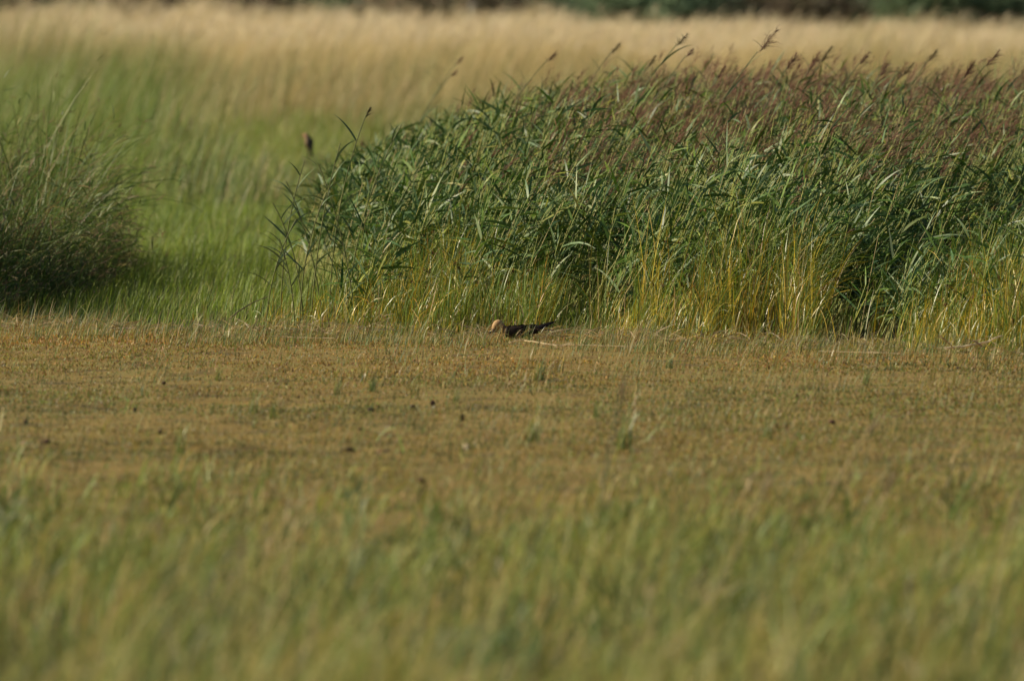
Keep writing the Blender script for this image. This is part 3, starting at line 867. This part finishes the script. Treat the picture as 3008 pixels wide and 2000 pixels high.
# tall blurred stalks in the foreground
def stalk(px0, py0, px1, py1, D, lab, col=(.60, .50, .28), head=True):
    A = np.array(at(px0, py0, D)); B = np.array(at(px1, py1, D + .1))
    dirv = (B - A) / np.linalg.norm(B - A)
    A0 = A + dirv * (-(A[2] + .045) / dirv[2]) if dirv[2] > .15 else A
    A0 = np.array([A0[0], D, -.045])
    root = empty('grass_stalk', A0)
    t = np.linspace(0, 1, 12)[:, None]
    Q = (A0 * (1 - t) + B * t) + np.array([0, 0, .03]) * np.sin(t * np.pi) - A0
    g = Geo(); g.tubes(Q[None], np.array([.0065]), np.array([.004]), C3(col, 1), C3(col, 1), sides=5)
    g.build('stem', M_DRY, root)
    if head:
        g = Geo(); rr = np.random.RandomState(int(px0))
        th = math.atan2(math.hypot(dirv[0], dirv[1]), dirv[2]); az = math.atan2(dirv[1], dirv[0])
        panicle(g, (B - A0)[None] - dirv[None] * .10, np.array([.16]), np.array([th]), np.array([az]), 60, C3((.36, .29, .18), 1), rr)
        g.build('seed_head', M_PLUME, root)
    return tag(root, lab, 'grass stalk', 'tall stalks in the blurred foreground')


stalk(2180, 1600, 2262, 1400, 63, 'pale leaning stalk, the clearest of the blurred foreground stalks')
stalk(2560, 1560, 2620, 1410, 66, 'blurred straw stalk right of the clearest leaning one')
stalk(2480, 1400, 2575, 1235, 70, 'hazy tan stalk reaching up in front of the right mud')
stalk(460, 1640, 470, 1545, 62, 'short blurred tan stalk in the left foreground')
stalk(715, 1720, 712, 1600, 58, 'blurred yellowish stalk left of the foreground centre')
stalk(1780, 1400, 1830, 1130, 69, 'faint tall greyish green stalk right of centre', col=(.16, .20, .12))
stalk(2940, 1700, 2990, 1470, 60, 'blurred straw stalk at the right edge of the foreground')


# ------------------------------------------------------------------ birds
def loft(g, pts, col_fn, sides=20, sub=6):
    """pts rows: x,y,z, half width (sideways), half height; a smooth closed body"""
    A = np.array(pts, float)
    n = len(A)
    T = np.linspace(0, n - 1, (n - 1) * sub + 1)
    def cr(a):
        out = []
        for t in T:
            i = min(int(t), n - 2); f = t - i
            p0, p1, p2, p3 = a[max(i - 1, 0)], a[i], a[i + 1], a[min(i + 2, n - 1)]
            out.append(.5 * ((2 * p1) + (-p0 + p2) * f + (2 * p0 - 5 * p1 + 4 * p2 - p3) * f * f + (-p0 + 3 * p1 - 3 * p2 + p3) * f ** 3))
        return np.array(out)
    S = np.stack([cr(A[:, k]) for k in range(5)], 1)
    S[:, 3:] = np.maximum(S[:, 3:], .0006)
    P = S[:, :3]
    tg = np.gradient(P, axis=0); tg /= np.linalg.norm(tg, axis=1, keepdims=True)
    side = np.cross(tg, np.array([0, 0, 1.0])); side /= np.linalg.norm(side, axis=1, keepdims=True) + 1e-9
    up = np.cross(side, tg)
    an = np.arange(sides) * 2 * np.pi / sides
    V = P[:, None] + side[:, None] * (S[:, 3][:, None] * np.cos(an))[:, :, None] + up[:, None] * (S[:, 4][:, None] * np.sin(an))[:, :, None]
    m = len(P)
    i = np.arange(m - 1)[:, None] * sides + np.arange(sides)[None]; j = np.arange(m - 1)[:, None] * sides + ((np.arange(sides) + 1) % sides)[None]
    F = np.stack([i, j, j + sides, i + sides], 2)
    c = col_fn(np.repeat((T / (n - 1))[:, None], sides, 1).ravel(), V.reshape(-1, 3), np.tile(np.sin(an), m))
    g.add(V, F, c)
    # end caps as quads folded onto the axis
    for e in (0, m - 1):
        idx = np.arange(sides) + e * sides
        cv = np.concatenate([V[e], P[e][None]]); k = np.arange(0, sides, 2)
        Fc = np.stack([k, (k + 1) % sides, (k + 2) % sides, np.full(len(k), sides)], 1)
        g.add(cv, Fc, np.repeat(c[idx[:1]], sides + 1, 0))


def feathers(g, base, tipdir, L, w, col, lift, up=(0, 0, 1), K=5, thick=.0012):
    """overlapping feathers as thin curved vanes with a little camber"""
    n = len(L)
    base = np.asarray(base); tipdir = np.asarray(tipdir) / np.linalg.norm(tipdir, axis=1, keepdims=True)
    upv = np.asarray(up, float); upv = np.tile(upv, (n, 1)) if upv.ndim == 1 else upv
    s = np.cross(tipdir, upv); s /= np.linalg.norm(s, axis=1, keepdims=True) + 1e-9
    nn = np.cross(s, tipdir)
    t = np.linspace(0, 1, K + 1)
    wp = np.array([.45, .8, 1, 1, .8, .18]) if K == 5 else np.ones(K + 1)
    C = base[:, None] + tipdir[:, None] * (L[:, None] * t)[:, :, None] + nn[:, None] * (lift[:, None] * np.sin(t * np.pi))[:, :, None]
    rows = []
    for q, (o, h) in enumerate(((-1, 0), (0, .18), (1, 0))):
        rows.append(C + s[:, None] * (w[:, None] * wp * .5 * o)[:, :, None] + nn[:, None] * (w[:, None] * wp * h)[:, :, None])
    V = np.stack(rows, 2)   # n,K+1,3,3
    cc = np.repeat(np.repeat(col[:, None], K + 1, 1)[:, :, None], 3, 2)
    cc = cc * np.array([.85, 1.12, .85])[None, None, :, None]
    i = (np.arange(n) * (K + 1) * 3)[:, None, None] + (np.arange(K) * 3)[None, :, None] + np.arange(2)[None, None]
    F = np.stack([i, i + 1, i + 4, i + 3], 3)
    g.add(V, F, cc)


def ball(g, c, r, col, squash=(1, 1, 1), nu=12, nv=8):
    uu = np.linspace(0, 2 * np.pi, nu, endpoint=False); vv = np.linspace(0, np.pi, nv)
    U, V = np.meshgrid(uu, vv)
    d = np.stack([np.sin(V) * np.cos(U), np.sin(V) * np.sin(U), np.cos(V)], 2) * r * np.array(squash) + np.array(c)
    i = np.arange(nv - 1)[:, None] * nu + np.arange(nu)[None]; j = np.arange(nv - 1)[:, None] * nu + ((np.arange(nu) + 1) % nu)[None]
    g.add(d, np.stack([i, i + nu, j + nu, j], 2), C3(col, nu * nv))


# --- marsh harrier crouching at the mud edge: faces left, wing tips and tail raised to the right
BX, BY = (1525 - 1504) * PX * 100, 100.0
hr = empty('marsh_harrier', (BX, BY, float(mudz(BX, BY))))
hr.scale = (1, 1, 1.22)
tag(hr, 'dark brown harrier with a buff head crouching at the mud edge, wing tips raised', 'bird')
cream = np.array([.50, .32, .16]); rust = np.array([.36, .19, .11]); choc = np.array([.020, .013, .011]); face = np.array([.16, .12, .10])
body_pts = [  # beak end of the face -> crown -> neck -> back -> tail root
    (-.200, 0, .046, .004, .006), (-.192, 0, .052, .014, .016), (-.178, 0, .068, .024, .025), (-.166, 0, .088, .029, .028),
    (-.148, 0, .094, .028, .027), (-.132, 0, .078, .027, .026), (-.112, 0, .056, .034, .032), (-.080, 0, .044, .048, .040),
    (-.030, 0, .040, .062, .042), (.030, 0, .040, .062, .041), (.075, 0, .043, .048, .034), (.110, 0, .052, .032, .022), (.135, 0, .060, .018, .011)]


def bcol(t, V, s):
    n = len(t); c = np.zeros((n, 3))
    hd = sstep(.50, .40, t)[:, None]
    c = choc * (1 - hd) + cream * hd
    fc = (sstep(.22, .10, t) * sstep(.075, .060, V[:, 2]))[:, None]
    c = c * (1 - fc) + face * fc
    ey = (sstep(.020, .008, np.hypot(V[:, 0] + .178, V[:, 2] - .066)))[:, None]
    c = c * (1 - .6 * ey) + np.array([.10, .06, .04]) * .6 * ey
    nk = (sstep(.34, .44, t) * sstep(.56, .46, t))[:, None]
    c = c * (1 - .6 * nk) + rust * .7 * .6 * nk
    return vary(c, .18)


g = Geo(); loft(g, body_pts, bcol, sides=24, sub=6)
hb = g.build('body', M_FEATH, hr)
for s in (-1, 1):   # folded wings
    g = Geo(); rr = np.random.RandomState(40 + s)
    wing_pts = [(-.105, s * .036, .048, .006, .014), (-.085, s * .050, .050, .011, .026), (-.030, s * .060, .050, .012, .032), (.040, s * .056, .054, .010, .028), (.100, s * .040, .062, .007, .018), (.140, s * .024, .070, .003, .006)]
    loft(g, wing_pts, lambda t, V, sn: vary(C3(choc * 1.15, len(t)), .2), sides=14, sub=4)
    nf = 70
    u = rr.rand(nf); v = rr.rand(nf)
    bx = -.10 + .17 * u; bz = .030 + .048 * v; by = s * (.060 + .010 * np.sin(v * np.pi) - .012 * np.abs(u - .5))
    feathers(g, np.stack([bx, by, bz], 1), np.stack([np.ones(nf), -s * .10 * np.ones(nf), .10 - .2 * (.5 - v)], 1), .035 + .035 * u, .014 + .008 * u,
             vary(C3([.026, .016, .013], nf), .4, rr), .002 + 0 * u, up=(0, s, .3))
    nf = 9    # primaries reaching to the raised tip
    q = np.linspace(0, 1, nf)
    feathers(g, np.stack([.055 + .03 * q, s * (.045 - .02 * q), .052 + .012 * q], 1), np.stack([np.ones(nf), -s * .16 + 0 * q, .12 + .14 * q], 1),
             .115 + .080 * q, .020 - .004 * q, vary(C3([.014, .012, .012], nf), .3, rr), .004 + 0 * q, up=(0, s * .8, .5))
    g.build('wing', M_FEATH, hr)
g = Geo(); nf = 11; q = np.linspace(-1, 1, nf)   # tail
feathers(g, np.stack([.105 + 0 * q, q * .012, .046 + 0 * q], 1), np.stack([np.ones(nf), q * .16, .10 - .02 * np.abs(q)], 1), np.full(nf, .150), np.full(nf, .024),
         vary(C3([.050, .032, .026], nf), .3), np.full(nf, .003))
g.build('tail', M_FEATH, hr)
g = Geo()
loft(g, [(-.192, 0, .054, .009, .009), (-.204, 0, .050, .0075, .0085), (-.213, 0, .043, .005, .006), (-.215, 0, .034, .0015, .002)],
     lambda t, V, sn: np.where((t < .35)[:, None], np.array([.45, .36, .10]), np.array([.035, .033, .035])), sides=10, sub=4)
g.build('beak', M_HORN, hr)
for s in (-1, 1):
    g = Geo(); ball(g, (-.182, s * .0215, .070), .0052, (.45, .30, .05)); ball(g, (-.1835, s * .0258, .070), .0026, (.01, .01, .01))
    g.build('eye', M_HORN, hr)
for s in (-1, 1):
    g = Geo()
    P = np.array([[-.030, s * .028, .022], [-.050, s * .034, .012], [-.072, s * .036, .006]])
    g.tubes(P[None], np.array([.006]), np.array([.004]), C3([.40, .30, .06], 1), C3([.40, .30, .06], 1), sides=6)
    for a in (-.5, 0, .5, 2.9):
        tp = np.array([[-.072, s * .036, .006], [-.072 - .016 * math.cos(a), s * .036 + .016 * math.sin(a), .006], [-.072 - .030 * math.cos(a), s * .036 + .030 * math.sin(a), .002]])
        g.tubes(tp[None], np.array([.0034]), np.array([.0012]), C3([.38, .28, .06], 1), C3([.03, .03, .03], 1), sides=5)
    g.build('leg', M_HORN, hr)

# sprays of sedge partly hiding the bird (as in the photograph)
spr = [(1478, 1008, 99.75, [[.50, .33, .06], [.40, .26, .05]], 6, .20, 'golden orange sedge spray standing before the bird\'s neck'),
       (1462, 1006, 99.8, [[.20, .26, .08], [.28, .32, .14]], 6, .19, 'green sedge spray in front of the bird\'s head'),
       (1546, 1008, 99.72, [[.12, .20, .05], [.20, .25, .07]], 7, .14, 'green V shaped tuft before the bird\'s wing'),
       (1578, 1008, 99.7, [[.30, .28, .07], [.16, .20, .05]], 6, .12, 'yellow tuft before the bird\'s tail')]
for i, (px, py, D, cols, nb, hg, lab) in enumerate(spr):
    X = (px - 1504) * PX * D
    o = make_tuft(900 + i, nb, hg, cols, spread=.010, wid=.005); o.location = (X, D, float(mudz(X, D)))
    tag(o, lab, 'grass tuft', 'tufts around the crouching bird')

# --- small bird perched upright in the green grass, out of focus
D2 = 142.0
X2, _, Z2 = at(905, 440, D2)
sb_ = empty('songbird', (X2, D2, Z2))
sb_.rotation_euler = (0, 0, -.65); sb_.scale = (1.45, 1.45, 1.3)
tag(sb_, 'small upright bird with orange buff face and breast and dark back, perched in green grass', 'bird')
SC = 1.0
pts2 = [(-.048, 0, .101, .002, .003), (-.042, 0, .105, .010, .011), (-.030, 0, .111, .016, .017), (-.017, 0, .110, .0175, .018), (-.006, 0, .098, .018, .019), (0, 0, .082, .023, .023), (.004, 0, .058, .029, .028),
        (.010, 0, .034, .026, .025), (.020, 0, .012, .016, .014), (.030, 0, -.006, .008, .006)]


def scol(t, V, s):
    # breast is the side away from the back: front-left of the spine
    ax = np.interp(V[:, 2], [-.006, .034, .082, .11], [.028, .010, .002, -.02])
    fr = sstep(.010, -.010, V[:, 0] - ax)[:, None]
    back = np.array([.13, .095, .06]); br = np.array([.36, .21, .12])
    c = back * (1 - fr) + br * fr
    low = sstep(.06, .035, V[:, 2])[:, None] * fr
    c = c * (1 - low) + np.array([.12, .065, .035]) * low
    hd = (sstep(.095, .108, V[:, 2]) * sstep(-.008, -.016, V[:, 0]))[:, None]
    c = c * (1 - hd) + np.array([.36, .20, .11]) * hd
    return vary(c, .15)


g = Geo(); loft(g, pts2, scol, sides=18, sub=5); g.build('body', M_FEATH, sb_)
for s in (-1, 1):
    g = Geo()
    loft(g, [(.002, s * .020, .090, .004, .006), (.010, s * .026, .070, .006, .015), (.018, s * .025, .045, .006, .015), (.026, s * .018, .018, .004, .009), (.034, s * .010, -.008, .002, .003)],
         lambda t, V, sn: vary(C3([.10, .08, .058], len(t)), .25), sides=10, sub=4)
    nf = 6; q = np.linspace(0, 1, nf)
    feathers(g, np.stack([.022 + 0 * q, s * (.024 - .004 * q), .040 - .01 * q], 1), np.stack([.22 + 0 * q, -s * .2 + 0 * q, -1 + 0 * q], 1), .040 + .020 * q, np.full(nf, .008), vary(C3([.08, .062, .045], nf), .3), np.full(nf, .001), up=(1, s, 0))
    g.build('wing', M_FEATH, sb_)
g = Geo(); nf = 7; q = np.linspace(-1, 1, nf)
feathers(g, np.stack([.026 + 0 * q, q * .004, .0 + 0 * q], 1), np.stack([.30 + 0 * q, q * .12, -1 + 0 * q], 1), np.full(nf, .055), np.full(nf, .008), vary(C3([.03, .025, .02], nf), .3), np.full(nf, .001), up=(1, 0, .3))
g.build('tail', M_FEATH, sb_)
g = Geo(); loft(g, [(-.045, 0, .103, .004, .004), (-.052, 0, .102, .003, .003), (-.060, 0, .100, .0008, .0008)], lambda t, V, sn: C3([.03, .03, .03], len(t)), sides=8, sub=3)
g.build('beak', M_HORN, sb_)
for s in (-1, 1):
    g = Geo(); ball(g, (-.031, s * .0145, .114), .003, (.01, .01, .01)); g.build('eye', M_HORN, sb_)
    g = Geo(); P = np.array([[.004, s * .010, .012], [-.002, s * .008, -.004], [0, s * .006, -.018]])
    g.tubes(P[None], np.array([.0018]), np.array([.0013]), C3([.03, .03, .03], 1), C3([.03, .03, .03], 1), sides=5)
    for a in (0.3, -.3, 2.8, 3.4):
        tp = np.array([[0, s * .006, -.018], [-.006 * math.cos(a), s * .006 + .008 * math.sin(a), -.019], [-.011 * math.cos(a), s * .006 + .012 * math.sin(a), -.024]])
        g.tubes(tp[None], np.array([.0012]), np.array([.0008]), C3([.03, .03, .03], 1), C3([.03, .03, .03], 1), sides=4)
    g.build('leg', M_HORN, sb_)
# the stem it clings to, and the leafy clump around it
pr = empty('dock_plant', (X2 + .05, D2, -.045))
tag(pr, 'green and pinkish seeding plant whose stem carries the small perched bird', 'plant')
g = Geo(); zt = Z2 - .026 + .045
t = np.linspace(0, 1, 14)[:, None]
Q = np.array([[.10, .0, 0]]) * (1 - t) + np.array([[-.055, 0, zt + .01]]) * t + np.array([[0, 0, 0]])
# pass right under the feet
Q[:, 0] = .10 * (1 - t[:, 0]) ** 1.4 - .05 * t[:, 0]
Q2 = np.concatenate([Q, Q[-1:] + np.array([[-.03, 0, .04]])])
g.tubes(Q2[None], np.array([.006]), np.array([.004]), C3([.30, .24, .14], 1), C3([.34, .22, .14], 1), sides=6)
for k in range(9):
    a0 = np.array([.05 + .02 * k, R.randn() * .06, 0]); a1 = a0 + np.array([-.12 + .05 * k + .04 * R.randn(), R.randn() * .05, zt * (.75 + .3 * R.rand())])
    QQ = a0 * (1 - t) + a1 * t
    g.tubes(QQ[None], np.array([.005]), np.array([.002]), C3([.24, .28, .10], 1), C3([.36, .28, .16], 1), sides=4)
g.build('stem', M_DRY, pr)
g = Geo(); m = 240
s_ = R.rand(m)
b = np.stack([-.10 + .30 * R.rand(m) + .1 * s_, R.randn(m) * .10, zt * (.10 + .80 * R.rand(m))], 1)
cc = vary(pick([[.22, .30, .08], [.28, .34, .12], [.38, .28, .17], [.18, .26, .07]], [4, 3, 2, 3], m), .25)
g.ribbons(b, .05 + .12 * R.rand(m), R.rand(m) * 1.0, .6 + R.rand(m), np.where(R.rand(m) < .5, 2.8, .3) + R.randn(m) * .6, .008 + .014 * R.rand(m), cc, cc, K=3, prof='leaf')
g.build('foliage', M_GRASS, pr)


# ------------------------------------------------------------------ dark bushes at the far side
def make_bush(seed, Rr, Hh, cols, trunkc=(.12, .09, .06)):
    r = np.random.RandomState(seed)
    root = empty('bush', (0, 0, 0))
    g = Geo()
    for k in range(9):
        a = r.rand() * 6.28; L = Hh * (.55 + .3 * r.rand()); e = .25 + .5 * r.rand()
        t = np.linspace(0, 1, 8)[:, None]
        Q = np.array([[math.cos(a) * .12, math.sin(a) * .12, -.1]]) + t * np.array([[math.cos(a) * L * e * .7, math.sin(a) * L * e * .7, L]]) + np.sin(t * 3) * .08 * r.randn(1, 3)
        g.tubes(Q[None], np.array([.07]), np.array([.02]), C3(trunkc, 1), C3(trunkc, 1), sides=6)
    g.build('trunk', M_BARK, root)
    g = Geo()
    nc = 60; n = 9000
    cen = r.randn(nc, 3); cen /= np.linalg.norm(cen, axis=1, keepdims=True)
    cen = cen * (r.rand(nc, 1) ** .4) * np.array([Rr, Rr, Hh * .5]) + np.array([0, 0, Hh * .5]); cen[:, 2] = np.maximum(cen[:, 2], .25)
    i = r.randint(0, nc, n)
    p = cen[i] + r.randn(n, 3) * np.array([.34, .34, .30]); p[:, 2] = np.maximum(p[:, 2], .02)
    tone = (.65 + .7 * r.rand(nc))[i][:, None]
    c = np.asarray(cols)[r.randint(0, len(cols), n)] * tone
    g.ribbons(p, .10 + .12 * r.rand(n), r.rand(n) * 2.5, r.rand(n) * 2.8, r.rand(n) * 6.28, .05 + .06 * r.rand(n), c, c, K=2, prof='leaf')
    g.build('crown', M_FOL, root)
    return root


bp = [make_bush(1, 2.2, 2.2, [[.15, .22, .12], [.19, .26, .14], [.13, .18, .11]]),
      make_bush(2, 1.9, 1.7, [[.32, .26, .18], [.22, .25, .15], [.36, .27, .19]]),
      make_bush(3, 2.6, 2.4, [[.24, .33, .20], [.19, .27, .16], [.28, .38, .22]])]
bushes = [
    (-80, 300, 1, 'brownish low bush beyond the golden grass at the far left'),
    (260, 312, 0, 'dark bush beyond the golden grass, second from the left'),
    (560, 304, 1, 'brown bush third from the left behind the gold'),
    (860, 315, 0, 'dark green bush left of the reddish brown one'),
    (1130, 302, 0, 'dark bush just left of the top centre'),
    (1330, 298, 1, 'reddish brown bush behind the golden grass near the top centre'),
    (1600, 310, 0, 'dark bush just right of the top centre'),
    (1840, 300, 2, 'bluish green bush at the top, right of centre'),
    (2120, 308, 2, 'light green bush between the centre and the right corner'),
    (2400, 300, 1, 'brownish bush between two green ones at the upper right'),
    (2640, 306, 2, 'wide green bush near the upper right corner'),
    (2900, 297, 0, 'darkest bush in the upper right corner'),
    (3180, 304, 0, 'dark bush cut by the right edge of the frame'),
]
ub = set()
for i, (px, D, k, lab) in enumerate(bushes):
    o = bp[k] if k not in ub else copy_tree(bp[k]); ub.add(k)
    o.location = ((px - 1504) * PX * D, D, -.05); o.rotation_euler = (0, 0, R.rand() * 6.28)
    s = .9 + .3 * R.rand(); o.scale = (s, s, s)
    tag(o, lab, 'bush', 'bushes beyond the golden grass')
# pale post beyond the gold
g = Geo(); Z = 1.2
P = np.array([[[0, 0, -.1], [0, 0, .5], [.005, 0, 1.15]]])
g.tubes(P, np.array([.05]), np.array([.046]), C3([.45, .43, .38], 1), C3([.5, .48, .43], 1), sides=8)
g.tubes(np.array([[[.005, 0, 1.15], [.005, 0, 1.18], [.005, 0, 1.185]]]), np.array([.046]), np.array([.004]), C3([.5, .48, .43], 1), C3([.5, .48, .43], 1), sides=8)
o = g.build('wooden_post', M_BARK); o.location = ((1386 - 1504) * PX * 285, 285, -.05)
tag(o, 'pale weathered post standing beyond the golden grass near the top centre', 'post')
